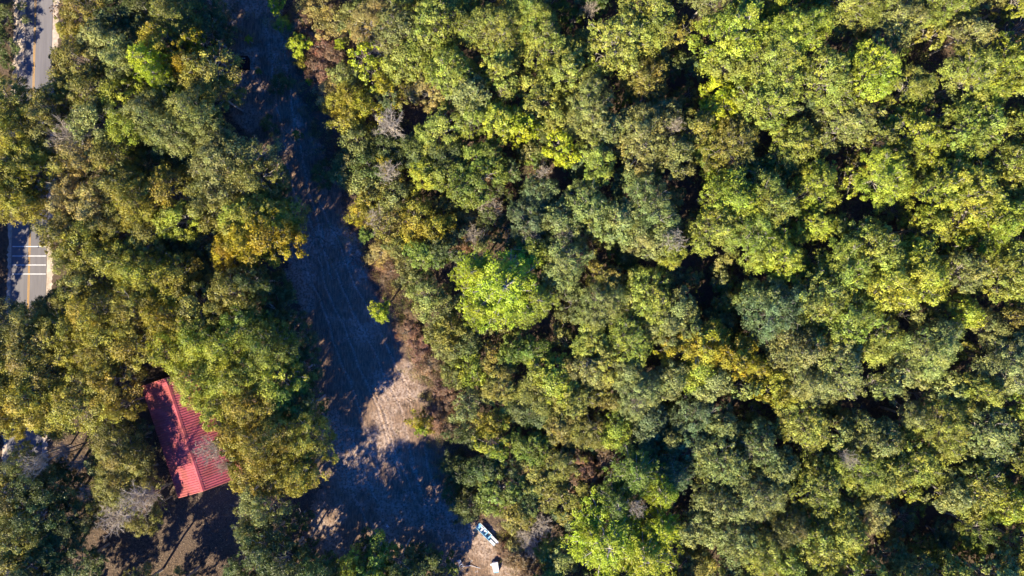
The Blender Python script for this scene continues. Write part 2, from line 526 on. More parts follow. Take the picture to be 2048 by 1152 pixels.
class MB:
    def __init__(s): s.v = []; s.f = []
    def box(s, x0, x1, y0, y1, z0, z1, M=None):
        b = len(s.v)
        for z in (z0, z1):
            for x, y in ((x0, y0), (x1, y0), (x1, y1), (x0, y1)):
                s.v.append((x, y, z) if M is None else tuple(M(x, y, z)))
        for q in ((0, 3, 2, 1), (4, 5, 6, 7), (0, 1, 5, 4), (1, 2, 6, 5), (2, 3, 7, 6), (3, 0, 4, 7)):
            s.f.append(tuple(b + i for i in q))
    def tube(s, p0, p1, r0, r1=None, sides=8):
        V, F = tubes([(p0, p1, r0, r0 if r1 is None else r1)], sides)
        b = len(s.v); s.v += [tuple(x) for x in V]; s.f += [tuple(int(i) + b for i in f) for f in F]
        s.f.append(tuple(b + i for i in range(sides))[::-1]); s.f.append(tuple(b + sides + i for i in range(sides)))
    def out(s, name, m, parent, stuff=False): return part(name, s.v, s.f, m, parent, stuff)


# ------------------------------------------------------------------ the house with the red metal roof
ZE, ZR = 2.7, 4.35
eb = Vector(at(356, 995, ZE)); et = Vector(at(283, 774, ZE))
rb = Vector(at(407, 984, ZR))
ax = (et - eb).normalized(); L = (et - eb).length
side = Vector((ax.y, -ax.x))                    # towards the right of the photo
hw = (rb - eb).dot(side)
org = (eb + side * hw)                          # under the ridge, lower gable
rz = math.atan2(ax.y, ax.x) - math.pi / 2       # local +Y along the ridge
house = thing('house', 'low house with a long red ribbed metal gable roof half under the oak crowns', 'house', (org.x, org.y, 0), rz)
hwr = hw * .93


def roof_side(s, w_):
    T = .05
    b = MB()
    b.v = [(0, 0, ZR), (s * w_, 0, ZE), (s * w_, L, ZE), (0, L, ZR), (0, 0, ZR - T), (s * w_, 0, ZE - T), (s * w_, L, ZE - T), (0, L, ZR - T)]
    b.f = [(0, 1, 2, 3), (4, 7, 6, 5), (0, 4, 5, 1), (1, 5, 6, 2), (2, 6, 7, 3), (3, 7, 4, 0)]
    pl = b.out('roof_panel', M_RED, house)
    rib = MB()
    nr = int(L / .40)
    for i in range(nr + 1):
        y = .04 + i * (L - .08) / nr
        c = len(rib.v)
        h_ = .07; hwid = .055
        for (x, z) in ((.02 * s, ZR - .02 * (ZR - ZE) / w_), (s * (w_ + .01), ZE)):
            rib.v += [(x, y - hwid, z + .002), (x, y - hwid * .5, z + h_), (x, y + hwid * .5, z + h_), (x, y + hwid, z + .002)]
        rib.f += [(c, c + 1, c + 5, c + 4), (c + 1, c + 2, c + 6, c + 5), (c + 2, c + 3, c + 7, c + 6), (c, c + 3, c + 2, c + 1), (c + 4, c + 5, c + 6, c + 7)]
    rib.out('roof_rib', M_RED, pl, stuff=True)


roof_side(-1, hw); roof_side(1, hwr)
b = MB()
b.v = [(-.30, -.05, ZR - .05), (0, -.05, ZR + .10), (.30, -.05, ZR - .05), (-.30, L + .05, ZR - .05), (0, L + .05, ZR + .10), (.30, L + .05, ZR - .05)]
b.f = [(0, 1, 4, 3), (1, 2, 5, 4), (0, 2, 1), (3, 4, 5)]
b.out('ridge_cap', M_RED, house)
for y0 in (-.11, L + .01):
    for s, w_ in ((-1, hw), (1, hwr)):
        b = MB(); z = .09
        b.v = [(0, y0, ZR + z), (s * w_, y0, ZE + z), (s * w_, y0 + .10, ZE + z), (0, y0 + .10, ZR + z), (0, y0, ZR - .15), (s * w_, y0, ZE - .15), (s * w_, y0 + .10, ZE - .15), (0, y0 + .10, ZR - .15)]
        b.f = [(0, 1, 2, 3), (4, 7, 6, 5), (0, 4, 5, 1), (1, 5, 6, 2), (2, 6, 7, 3), (3, 7, 4, 0)]
        b.out('gable_trim', M_REDTRIM, house)
b = MB(); b.box(-hw + .4, -hw + .55, .4, L - .4, 0, ZE - .06); b.out('wall', M_WALL, house)
b = MB(); b.box(hwr - .55, hwr - .4, .4, L - .4, 0, ZE - .06); b.out('wall', M_WALL, house)
for y0 in (.4, L - .55):
    b = MB()
    yb = y0 + .15
    c = [(-hw + .56, 0), (hwr - .56, 0), (hwr - .56, ZE - .02), (0, ZR - .12), (-hw + .56, ZE - .02)]
    b.v = [(x, y0, z) for x, z in c] + [(x, yb, z) for x, z in c]
    b.f = [(0, 1, 2, 3, 4), (9, 8, 7, 6, 5)] + [(i, i + 5, (i + 1) % 5 + 5, (i + 1) % 5) for i in range(5)]
    b.out('wall', M_WALL, house)
b = MB(); b.box(-1.4, -.5, .34, .40, 0, 2.05)
d = b.out('door', M_WOOD, house)
b = MB(); b.box(-1.32, -1.26, .28, .339, .95, 1.05); b.out('handle', M_DARK, d)
b = MB(); b.box(.8, 1.9, .35, .398, .95, 2.0)
wn = b.out('window', M_DARK, house)
b = MB()
for q in ((.72, .8, .87, 2.08), (1.9, 1.98, .87, 2.08), (.801, 1.899, .87, .95), (.801, 1.899, 2.0, 2.08)):
    b.box(q[0], q[1], .33, .397, q[2], q[3])
b.out('window_frame', M_WHITE, wn)
b = MB()                                        # little porch roof at the lower right corner
b.v = [(hwr + .01, .1, ZE - .10), (hwr + 1.35, .1, ZE - .25), (hwr + 1.35, 3.4, ZE - .25), (hwr + .01, 3.4, ZE - .10)]
b.v += [(x, y, z - .06) for x, y, z in b.v]
b.f = [(0, 1, 2, 3), (4, 7, 6, 5), (0, 4, 5, 1), (1, 5, 6, 2), (2, 6, 7, 3), (3, 7, 4, 0)]
b.out('porch_roof', M_REDTRIM, house)
for yy in (.2, 3.2):
    b = MB(); b.box(hwr + 1.15, hwr + 1.25, yy, yy + .1, 0, ZE - .30); b.out('porch_post', M_WHITE, house)

# ------------------------------------------------------------------ boat, white chest and odds and ends at the end of the clearing
p0 = Vector(at(955.5, 1049.5, .5)); p1 = Vector(at(992.5, 1087, .5))
bl = (p1 - p0).length; ba = math.atan2((p1 - p0).y, (p1 - p0).x); bw = 1.02
boat = thing('boat', 'narrow flat bottomed boat, blue floor and white seats, on the brown brush below the clearing', 'boat', (p0.x, p0.y, 0), ba)
def hull():
    xs = [0, .12, 1.0, bl - .8, bl]; ws = [.46, .48, .5, .5, .48]; zs = [.34, .24, .1, .1, .1]
    v = []; f = []
    for x, w_, z in zip(xs, ws, zs):
        v += [(x, -w_ * bw, .55), (x, -w_ * bw * .82, z), (x, w_ * bw * .82, z), (x, w_ * bw, .55), (x, (w_ - .05) * bw, .55), (x, (w_ * .82 - .03) * bw, z + .03), (x, -(w_ * .82 - .03) * bw, z + .03), (x, -(w_ - .05) * bw, .55)]
    for i in range(4):
        for j in range(8):
            f.append((i * 8 + j, i * 8 + (j + 1) % 8, i * 8 + 8 + (j + 1) % 8, i * 8 + 8 + j))
    f.append(tuple(range(8))[::-1]); f.append(tuple(32 + i for i in range(8)))
    return part('hull', v, f, M_BLUE, boat)
hull()
for s in (-1, 1):
    b = MB(); b.box(.1, bl - .02, s * .5 * bw - .055, s * .5 * bw + .025, .551, .60); b.out('gunwale', M_WHITE if s > 0 else M_BLUE, boat)
b = MB(); b.box(.02, .62, -.30, .36, .46, .54); b.out('seat', M_BLUE, boat)
for (a_, c_) in ((.95, 1.2), (1.95, 2.15), (2.7, 2.95)):
    b = MB(); b.box(a_, c_, -.45, .45, .42, .50); b.out('seat', M_BLUE if a_ > 1.5 else M_WHITE, boat)
b = MB(); b.box(bl - 1.15, bl - .05, -.46, -.12, .605, .66); b.out('rear_deck', M_WHITE, boat)
b = MB(); b.box(bl - 1.45, bl + .12, .12, .48, .605, .66); b.out('rear_deck', M_WHITE, boat)
for (x, y, r_) in ((.75, .22, .17), (1.05, .28, .12), (1.45, .16, .16), (1.75, .25, .13)):
    b = MB(); a0 = rng.uniform(0, 1.5)
    b.v = []
    kk = 9
    for i in range(kk):
        q = i / kk * 6.283; rr = r_ * rng.uniform(.6, 1.25)
        b.v.append((x + rr * math.cos(q), y + rr * math.sin(q), .56))
    b.v += [(v[0] * .9 + x * .1, v[1] * .9 + y * .1, .70 + rng.uniform(-.03, .03)) for v in b.v[:kk]]
    b.f = [tuple(range(kk))[::-1], tuple(range(kk, 2 * kk))] + [(i, (i + 1) % kk, kk + (i + 1) % kk, kk + i) for i in range(kk)]
    b.out('white_cloth', M_WHITE, boat)

cx, cy = at(991, 1135, .8)
chest = thing('chest_freezer', 'white chest with a dark end strip on pale sand below the orange brown brush', 'chest', (cx, cy, 0), math.radians(8))
b = MB(); b.box(-.45, .45, -.70, .78, .06, .74); b.out('body', M_WHITE, chest)
b = MB(); b.box(-.48, .48, -.72, .80, .744, .82); b.out('lid', M_WHITE, chest)
b = MB(); b.box(-.40, .40, -.93, -.722, .1, .70); b.out('end_strip', M_BLUE, chest)
b = MB(); b.box(-.78, -.482, .32, .62, .35, .62); b.out('side_shelf', M_WHITE, chest)
for x in (-.38, .32):
    b = MB(); b.box(x, x + .06, -.5, .6, 0, .058); b.out('skid', M_DARK, chest)

cx, cy = at(921, 1128, .4)
ch = thing('garden_chair', 'white garden chair tipped over in the shade beside the white pole', 'chair', (cx, cy, 0), .5)
b = MB(); b.box(-.28, .28, -.05, .02, .30, .80); b.out('seat', M_WHITE, ch)
for i in range(4):
    b = MB(); x = -.26 + i * .15; b.box(x, x + .08, .02, .72, .26, .30); b.out('slat', M_WHITE, ch)
for x, z in ((-.27, .30), (.23, .30), (-.27, .76), (.23, .76)):
    b = MB(); b.tube((x, -.05, z), (x * 1.25, -.55, z - .02), .03, .022); b.out('leg', M_WHITE, ch)
a0 = at(922, 1134, .25); a1 = at(941, 1131, .3); a2 = at(963, 1137, .1)
m0 = Vector((*a0, .2))
po = thing('white_pole', 'long thin bent white pole lying from the tipped chair towards the white chest', 'pole', m0)
V, F = tubes([((0, 0, 0), (a1[0] - a0[0], a1[1] - a0[1], .12), .045, .045), ((a1[0] - a0[0], a1[1] - a0[1], .12), (a2[0] - a0[0], a2[1] - a0[1], -.12), .045, .04)], 6)
link(bpy.data.objects.new('shaft', np_mesh('shaft', V, F, [M_WHITE])), po)
link(bpy.data.objects.new('end_cap', None), po) if False else None


def scrap(px, py, w_, d_, name, label, m, rz_, cat='scrap'):
    x, y = at(px, py, .1)
    v = []; nx = 5
    for i in range(nx):
        for j in range(nx):
            v.append((x + 0, y + 0, 0))
    v = [((i / 4 - .5) * w_ * (1 + .2 * math.sin(j * 2.1)), (j / 4 - .5) * d_ * (1 + .25 * math.cos(i * 1.7)), .10 + .07 * math.sin(i * 2.3 + j * 1.9)) for i in range(nx) for j in range(nx)]
    top = len(v)
    v += [(a_, b_, c_ - .025) for a_, b_, c_ in v]
    f = [(i * 5 + j, i * 5 + j + 1, i * 5 + j + 6, i * 5 + j + 5) for i in range(4) for j in range(4)]
    f += [tuple(q + top for q in ff[::-1]) for ff in f]
    o = part(name, v, f, m, None)
    o.location = (x, y, 0); o.rotation_euler = (0, 0, rz_)
    o['label'] = label; o['category'] = cat


scrap(912, 1143, .8, .35, 'plastic_scrap', 'crumpled white sheet below the tipped garden chair', M_WHITE, .3)
scrap(932, 1147, .6, .2, 'plastic_scrap', 'narrow white scrap in the shade under the white pole', M_WHITE, -.2)
scrap(774, 1053, .55, .42, 'plastic_scrap', 'small blue white scrap alone in the shaded clearing near the bottom', M_WHITE, .8)
scrap(925, 1140, .5, .3, 'plastic_scrap', 'pale crumpled scrap between the tipped chair and the bottom edge', M_WHITE, .9)
scrap(953, 1143, .45, .25, 'plastic_scrap', 'small white scrap under the far end of the white pole', M_WHITE, .1)
scrap(902, 1146, .6, .25, 'plastic_scrap', 'white strip lying left of the tipped chair in the shrubs', M_WHITE, .2)
scrap(1003, 1128, .35, .3, 'plastic_scrap', 'tiny pale scrap right of the white chest on the sand', M_WHITE, 1.1)
scrap(1079, 1130, .9, .12, 'plastic_scrap', 'thin pale strip lying beside the fallen branch in brown brush', M_WHITE, -.9)
scrap(943, 1122, .4, .25, 'plastic_scrap', 'small pale scrap just above the long white pole', M_WHITE, .5)
def log(px0, py0, px1, py1, r_, label, m=M_WOOD):
    a_ = Vector((*at(px0, py0, .2), .2)); c_ = Vector((*at(px1, py1, .2), .15))
    o = thing('fallen_branch', label, 'branch', a_)
    s = []; e_ = c_ - a_
    bend((0, 0, 0), tuple(e_), r_, r_ * .4, 5, .03, s)
    V, F = tubes(s, 6); link(bpy.data.objects.new('stem', np_mesh('stem', V, F, [m], smooth=True)), o)
    s2 = []
    mid = np.array(s[2][1])
    for q in range(3):
        bend(mid, mid + rng.normal(size=3) * .25 * np.array([1, 1, .3]) + np.array(e_) * .35, r_ * .4, .01, 2, .05, s2)
    V, F = tubes(s2, 4); link(bpy.data.objects.new('twig', np_mesh('twig', V, F, [m])), o)
log(1079, 1113, 1088, 1136, .10, 'pale fallen branch at the edge of the orange brown brush', M_PALE)
log(1073, 1127, 1079, 1136, .06, 'short pale stick beside the fallen branch in the brown brush', M_PALE)
log(759, 1055, 785, 1038, .06, 'thin straight stick by the blue white scrap in the shaded clearing', M_WOOD)
log(908, 1111, 928, 1107, .05, 'thin yellowish stick just above the tipped garden chair', M_WOOD)
log(284, 762, 318, 753, .05, 'thin pale stick on the ground above the upper end of the red roof', M_PALE)
log(96, 880, 109, 877, .07, 'short dark stick across the lit sandy strip beside the road', M_WOOD)

cx, cy = at(487, 126, .7)
bx_ = thing('storage_box', 'square black box in deep shade on the upper end of the clearing', 'box', (cx, cy, 0), 0)
b = MB(); b.box(-.85, .85, -1.0, .95, .12, 1.1); b.out('body', M_DARK, bx_)
b = MB(); b.box(-.92, .92, -1.06, 1.0, 1.102, 1.2); ld = b.out('lid', M_DARK, bx_)
b = MB()
b.box(-.6, .5, .55, .66, 1.202, 1.24); b.out('handle', M_WHITE if False else M_BARK, ld)
for x in (-.8, .68):
    b = MB(); b.box(x, x + .12, -.95, .9, 0, .118); b.out('skid', M_DARK, bx_)

# ------------------------------------------------------------------ trees
C = {
    'OL': ((.150, .150, .040), 'olive green'),
    'OY': ((.200, .188, .034), 'yellowish olive'),
    'OG': ((.155, .172, .066), 'grey olive'),
    'DG': ((.070, .095, .034), 'dark green'),
    'GR': ((.110, .155, .030), 'green'),
    'YG': ((.200, .240, .038), 'yellow green'),
    'LI': ((.230, .275, .022), 'bright lime green'),
    'LG': ((.180, .215, .050), 'light green'),
    'GG': ((.165, .195, .080), 'grey green'),
    'BG': ((.085, .125, .065), 'bluish green'),
    'GO': ((.240, .198, .018), 'golden yellow'),
    'GL': ((.225, .215, .028), 'mustard yellow green'),
    'TN': ((.225, .195, .080), 'tan green'),
    'BR': ((.210, .135, .075), 'brown'),
    'RB': ((.260, .145, .095), 'reddish brown'),
    'PB': ((.40, .36, .33), 'pale grey'),
}
for k_ in C:
    if k_ not in ('BR', 'RB', 'PB'):
        a_, b_ = C[k_]; C[k_] = ((a_[0] * 1.46, a_[1] * 1.46, a_[2] * 1.02), b_)
T = []   # (x, y, r px, proto, colour, height, fixed)


def add(s):
    for ln in s.strip().splitlines():
        for e_ in ln.split(';'):
            q = e_.split()
            if len(q) == 6:
                T.append((float(q[0]), float(q[1]), float(q[2]), q[3], q[4], float(q[5]), 1))


# left side: oaks, pines and bare crowns
add('''
-6 75 34 F DG 4; 4 165 24 F TN 3; 8 25 34 F DG 4; 8 120 18 F DG 3
140 62 38 M OY 10; 160 18 42 M OL 12; 225 30 55 M DG 14; 285 18 50 M DG 14; 345 40 52 L OL 14; 410 60 48 M DG 13; 395 12 46 M DG 12
150 120 52 M OL 13; 205 85 50 M OG 13; 262 70 50 M DG 13; 118 125 20 S DG 8; 128 180 42 M OL 12; 175 185 50 M OL 14
238 118 44 M OG 15; 322 78 46 M GL 15; 288 118 46 P LI 17.5; 315 150 34 P LI 17.5; 372 128 38 M GO 15; 392 85 28 S GO 14; 405 140 56 M OL 15; 350 175 46 M GR 14
235 190 46 M YG 14; 255 245 44 M YG 15; 190 245 56 M OG 15; 305 235 62 L OG 16; 385 225 56 L OG 16; 430 185 42 M OL 13; 255 165 40 M DG 12
345 270 46 M OG 14; 420 262 34 M OG 13; 320 205 40 M OL 15
15 205 50 M OL 12; 85 225 46 M OL 12; 30 265 66 L OY 14; 92 275 50 M OG 13; 25 345 70 L OY 15; 25 385 60 L OY 14; 66 340 40 M OY 13; 68 410 30 M OY 13
140 275 44 B PB 13; 185 285 44 B PB 13; 165 320 48 M TN 14; 130 330 40 M OL 13; 215 310 50 M OL 14; 140 395 46 M TN 13; 180 420 52 M TN 14
232 365 48 M OL 14; 285 330 52 M DG 12; 330 300 46 M DG 13; 270 405 60 L OY 15; 330 385 54 M OY 14; 355 440 48 M YG 14; 395 330 36 M DG 11
450 340 78 L OG 15; 425 300 44 M OG 14; 500 345 56 M OL 14; 545 385 42 M DG 12; 420 400 50 M OL 14
505 440 66 L OY 14.5; 530 472 62 M GO 16; 485 485 46 M GO 15.5; 572 468 30 S GO 14; 478 430 44 M YG 14; 572 475 34 S GO 13; 450 500 34 M GO 13; 560 425 44 M OL 13
405 480 52 M DG 12; 350 510 52 M DG 12; 420 545 48 M DG 11; 295 470 48 M OL 13; 225 455 52 M OL 13
122 466 44 M OL 14; 145 520 40 M OL 13; 160 490 56 M OY 14; 180 455 40 M GR 12; 225 520 56 M OY 14; 280 545 60 L OY 15; 345 560 50 M OY 14; 165 570 52 M OL 14; 135 600 34 M OL 12
60 655 58 L OL 13; -4 660 58 M OG 12; 105 620 38 M DG 11; 60 705 72 L OL 14; 0 730 66 L OY 14; 125 670 60 L OY 14; 190 640 66 L OY 15; 262 620 62 L OY 15; 330 640 58 L GL 15; 395 615 52 M OL 14; 130 735 50 M DG 12
195 705 56 L OY 14; 260 690 56 M OY 14; 330 700 50 M GL 14; 395 680 58 L YG 14; 440 620 44 M OL 13; 455 690 62 L YG 15; 490 640 52 M GR 14; 530 690 62 L GR 15; 550 635 46 M DG 13; 590 680 46 M DG 12
60 790 76 L OY 14; -10 800 60 L OY 13; 145 800 74 L OY 14; 215 770 52 M OY 13; 235 810 34 M OY 12; 95 835 46 M OY 12; 25 840 38 M OY 11; 210 730 40 M DG 11
400 760 58 L YG 14; 470 755 66 L YG 15; 545 745 60 M YG 14; 425 815 46 M YG 13; 500 815 66 L OY 15; 570 800 56 M GR 13; 605 740 42 M DG 11; 615 810 44 M DG 12
595 880 62 L OY 14.5; 530 890 62 L OY 16.5; 470 865 48 M OY 14; 560 945 62 L OY 14.5; 500 945 48 M OY 13; 600 950 46 M OY 15; 525 1005 46 M OG 15; 465 900 30 S OL 12
425 895 36 B PB 13; 455 930 24 B PB 12; 505 1010 34 B PB 10
505 590 30 S DG 8; 545 575 40 M DG 11; 462 580 46 M OL 15.5; 500 560 36 M DG 15
'''.replace('\n', ';').replace(';;', ';'))
# the yard's oak and the dark trees at the lower left
add('''
232 905 62 L OL 10; 268 878 40 M DG 6.5; 225 965 56 L OL 10; 275 948 38 M OL 7.5; 195 1010 34 M OL 8; 275 1040 38 M OL 8; 190 925 30 S OG 8
235 1030 44 B PB 9; 178 985 22 B PB 8; 300 990 30 B PB 9; 275 1000 40 B PB 11; 165 925 22 B PB 8; 80 925 26 B PB 9; 128 900 26 B PB 9; 135 935 32 M DG 8; 140 990 34 M OL 9; 165 1045 30 M OG 8; 315 1010 20 S OG 6
40 925 32 M OG 10; 60 975 50 M DG 11; 20 1000 50 M OL 12; 100 985 42 M DG 11; 65 1030 46 M DG 11; 30 1060 56 L OL 12; 90 1100 56 L DG 12; 20 1125 54 M OL 12; 150 1130 48 M DG 11; 125 1050 40 M DG 11; 60 1150 50 M DG 12
495 1060 38 M OG 13; 520 1095 50 M DG 15; 490 1140 44 M DG 10; 560 1130 50 M DG 14; 600 1100 34 S DG 8; 620 1150 44 M DG 10; 590 1045 30 S DG 7; 655 1145 30 S DG 7
705 1140 32 M YG 14; 755 1135 46 M GR 14; 735 1095 30 S DG 8; 800 1130 34 M DG 14; 840 1125 38 M DG 9; 890 1130 30 S GR 4; 870 1150 34 S DG 8; 640 1180 52 M DG 15; 705 1188 48 M DG 15; 775 1188 46 M DG 15; 830 1175 34 M DG 8; 1740 1165 50 M LG 15; 1830 1182 56 L OG 15; 1920 1178 50 M LG 15; 2000 1165 50 M GG 15; 330 1195 50 M OL 14; 255 1195 50 M OL 13
'''.replace('\n', ';').replace(';;', ';'))
# trees and shrubs on and along the clearing
add('''
548 10 20 Q LI 5; 496 78 9 Q LI 2.5; 516 142 8 Q GR 2.5; 592 88 27 Q LI 5; 600 125 15 F GL 3; 617 160 9 Q LI 2.5; 565 45 18 F YG 3.5; 594 268 12 Q GR 3; 565 338 14 Q GR 3; 535 250 20 F DG 3; 560 165 24 F DG 2.5; 640 350 26 F DG 3
625 12 38 F TN 3.5; 665 45 42 F TN 4.5; 600 40 30 F BR 3; 640 85 34 F RB 3; 665 110 28 F BR 3.5; 640 145 34 F BR 3.5; 705 30 46 F OG 6; 660 175 34 F TN 3.5; 690 150 36 F OG 6; 700 190 40 F OY 7; 672 205 30 F OY 6; 690 240 44 F OY 7; 730 210 40 F GL 8
725 110 34 S LI 10; 678 85 12 Q LI 5; 745 140 32 S YG 9; 762 95 26 B RB 8; 770 170 36 F GL 8; 715 280 40 F OG 7; 700 320 42 F OG 6; 690 355 34 F OG 6; 740 330 46 F DG 8; 770 300 44 F DG 8; 725 370 44 F OG 7; 780 250 36 B PB 12; 775 345 28 B PB 10; 775 325 26 F GL 9
735 405 38 F OY 7; 790 390 42 F OG 8; 720 425 28 F GL 5; 780 435 44 F OL 8; 830 430 46 F OY 9; 840 470 40 F GL 8; 870 455 38 F OY 9; 755 440 30 B RB 6; 728 470 18 Q GR 3.5; 790 495 30 F OG 6; 845 510 40 M GR 8; 815 520 34 F OG 7; 880 500 38 M DG 8
765 505 32 F TN 3; 780 540 30 F BR 2.5; 825 560 36 F OG 6; 850 590 44 F OG 7; 880 620 44 F OG 7; 757 625 26 Q LI 7; 868 655 36 F OG 6; 900 660 42 F OL 8; 900 700 38 F OG 6; 835 625 22 F BR 2; 815 665 28 F BR 2; 835 700 30 F BR 2.5; 860 730 32 F BR 3; 930 690 40 F GG 7; 940 735 40 F YG 7; 905 745 32 F OG 5; 880 770 32 F BR 3; 900 790 30 F BR 3
840 845 27 F GL 5; 842 858 16 Q LI 5; 868 838 26 F BR 4; 935 820 42 F GG 6; 885 810 28 F BR 3; 895 860 30 F BR 3; 980 850 36 F OY 8; 985 885 36 S YG 9; 1000 910 28 S YG 8; 925 870 34 F DG 5; 900 930 28 F DG 4; 940 950 42 F DG 6; 900 985 26 F DG 4; 975 940 40 M DG 8; 1000 985 46 M GR 9; 940 1010 36 F DG 6; 925 1035 24 F DG 4; 965 1025 22 F BR 3; 1030 1022 44 M OL 8; 1050 1000 40 M DG 8
1014 1100 20 F BR 2; 1034 1085 28 F TN 3; 1040 1115 30 F BR 2.5; 1060 1070 34 B PB 5; 1085 1050 30 B RB 6; 1065 1100 24 B PB 4; 1010 1110 20 F BR 1.8; 1060 1140 26 F BR 2.5; 1095 1100 28 M GR 7; 1120 1120 36 M GG 8; 1105 1150 34 M GR 8
'''.replace('\n', ';').replace(';;', ';'))
# forest on the right: conspicuous crowns by hand
add('''
1010 575 92 P LI 15; 945 545 44 P LI 12; 1075 600 46 P YG 13; 960 620 44 P LI 13; 1050 625 36 P YG 12
1215 1085 92 P LI 14; 1290 1115 80 P LI 14; 1325 1060 50 P LI 13; 1180 1060 34 P LI 13; 1325 985 46 P LI 14; 1275 950 62 P GR 13; 1350 955 50 P BG 12; 1235 1010 52 P GR 13
1410 700 56 M GL 13; 1465 720 46 M GL 13; 1445 700 30 S GO 13.5; 1400 745 44 M YG 12; 1510 735 34 M GL 12; 1345 690 34 S GL 11; 1440 660 36 M DG 6; 1430 765 44 M GG 12
1300 415 66 L GG 14; 1240 440 48 M GG 13; 1180 415 56 L GG 13; 1120 440 48 M GG 12; 1060 450 52 M BG 11; 1080 390 40 M BG 10; 1130 520 56 L GG 13; 1330 480 44 M GG 13; 1345 500 36 M YG 13; 1345 483 28 B PB 15; 1070 500 44 M GR 11; 1285 480 36 M GG 12
1560 620 66 L BG 14; 1530 590 40 M GG 13
960 345 52 M GR 12; 920 365 50 M GR 12; 890 325 46 M DG 10; 980 310 34 M GR 11; 1000 240 46 M YG 13; 1040 250 40 M LI 12; 955 235 36 M LG 12; 1125 295 36 M LI 12; 855 345 40 M YG 10; 830 300 44 M DG 9; 880 260 50 M LG 11
1440 205 46 M LI 11; 940 190 56 M OG 13; 905 140 56 L LG 13; 985 55 60 L LG 14; 1000 135 48 M LG 13; 870 45 62 L LG 13; 800 55 56 L OG 11; 745 40 44 M TN 8; 810 120 46 M LG 10; 860 180 40 M TN 8
1215 260 52 M OG 13; 1195 320 44 M LG 13; 1290 270 66 L OG 14; 1330 230 40 M OG 12; 1350 310 44 M OG 13; 1180 215 56 L OG 13; 1245 75 70 L LG 14; 1300 30 60 L LG 14; 1090 85 56 L LG 13; 1060 25 52 L LG 13; 1130 140 52 M LG 13; 1075 200 48 M LG 12; 1110 240 34 M LG 11
1560 120 76 L LG 15; 1470 60 74 L YG 15; 1460 130 40 M LG 13; 1530 205 56 L LG 14; 1600 60 60 L YG 15; 1660 150 60 L LG 15
1470 395 60 L YG 14; 1440 455 50 L LG 14; 1510 470 62 L LG 14; 1540 400 60 L LG 14; 1560 510 50 L YG 14
1300 600 60 L LG 12; 1210 610 56 L OG 12; 1360 620 44 M GG 12; 1185 680 44 M LG 11; 1260 680 56 L LG 12; 1330 650 44 M OG 12; 1385 665 36 M GG 11
1215 560 40 M OL 10; 1150 610 40 M DG 9; 1060 700 38 M GR 9; 1030 705 36 M GR 9; 1110 760 56 M YG 10; 1180 740 44 M OG 11; 1085 790 50 M OL 9; 1150 800 50 M OL 10; 1200 720 44 M LG 11
1260 740 40 M GG 11; 1285 790 52 L GG 12; 1230 800 36 M OL 9; 1345 760 40 M GG 12; 1235 860 42 M YG 10; 1180 860 44 M OL 9; 1120 850 44 M OL 9; 1065 820 42 M DG 8; 1065 900 42 M GR 8; 1120 930 44 M OL 9; 1160 950 36 M BR 7; 1080 960 44 M OL 8; 1130 1000 44 M OL 8; 1020 940 36 M DG 7; 1220 900 34 M BR 6; 1185 1005 34 M OL 9
1300 840 44 M BG 10; 1400 830 50 M BG 10; 1445 850 40 M GG 11; 1340 880 30 M OG 9; 1290 890 36 M DG 9; 1390 890 44 M BG 10
1450 930 56 L GG 13; 1520 900 50 L GG 13; 1440 1010 50 L GG 13; 1510 1000 60 L GG 13; 1560 940 44 M GG 12; 1400 1060 44 M GG 12; 1475 1080 54 L GG 13; 1530 1110 50 L LG 13; 1390 1130 40 M OL 9
1610 850 56 L LG 13; 1560 780 50 M GL 12; 1620 770 56 L GG 13; 1680 730 66 L GG 14; 1600 700 56 L OG 14
1980 870 70 L GG 14; 1900 860 60 L LG 14; 1960 980 62 L LG 14; 2020 1010 52 L YG 14; 1910 990 46 M OG 13; 1960 1060 34 M GR 13
1640 980 60 L LG 13; 1690 1060 56 L LG 13; 1640 1090 66 L LG 13; 1580 1060 44 L OG 13; 1570 1130 50 L LG 13; 1800 1120 36 M GG 9; 1750 1030 40 M GG 12; 1720 940 60 L LG 13; 1780 950 56 L LG 13; 1750 880 56 L OG 13; 1830 930 56 L LG 13
1870 700 60 L GG 14; 1820 740 50 M GG 12; 1640 600 70 L LG 14; 1700 640 66 L LG 14; 1760 680 46 M LG 13
1780 570 66 L YG 15; 1840 540 66 L YG 15; 1760 500 62 L LG 15; 1700 540 60 L LG 14
1950 400 76 L YG 15; 2010 440 56 L YG 15; 1890 380 60 L YG 15; 1960 150 66 L LG 14; 2020 130 56 L YG 15; 1990 180 40 L YG 14
'''.replace('\n', ';').replace(';;', ';'))

add('''
985 62 18 B PB 13.5; 1315 600 18 B PB 11.7; 1502 888 22 B PB 11.7; 1345 255 22 B PB 12.6; 1085 345 18 B PB 9.9; 1128 470 22 B PB 11.7
1195 595 17 B PB 10.8; 1690 915 20 B PB 13.5; 1175 730 20 B PB 10.8; 1272 800 18 B PB 11.7; 1270 1012 22 B PB 13.5; 1095 62 17 B PB 12.6; 
1180 20 20 B RB 7.2; 1010 190 17 B PB 10.8; 870 60 18 B PB 11.7; 1295 335 20 B RB 7.2; 1240 440 20 B PB 12.6; 1060 470 20 B PB 10.8
1000 350 30 F BR 3.5; 975 395 34 F BR 3; 1010 375 24 F RB 2.5; 950 435 32 F TN 3; 925 475 30 F BR 3; 945 470 24 B RB 5; 985 420 26 B RB 5; 960 400 26 B PB 5; 900 470 26 F GL 4; 1020 340 22 F DG 3
'''.replace('\n', ';'))
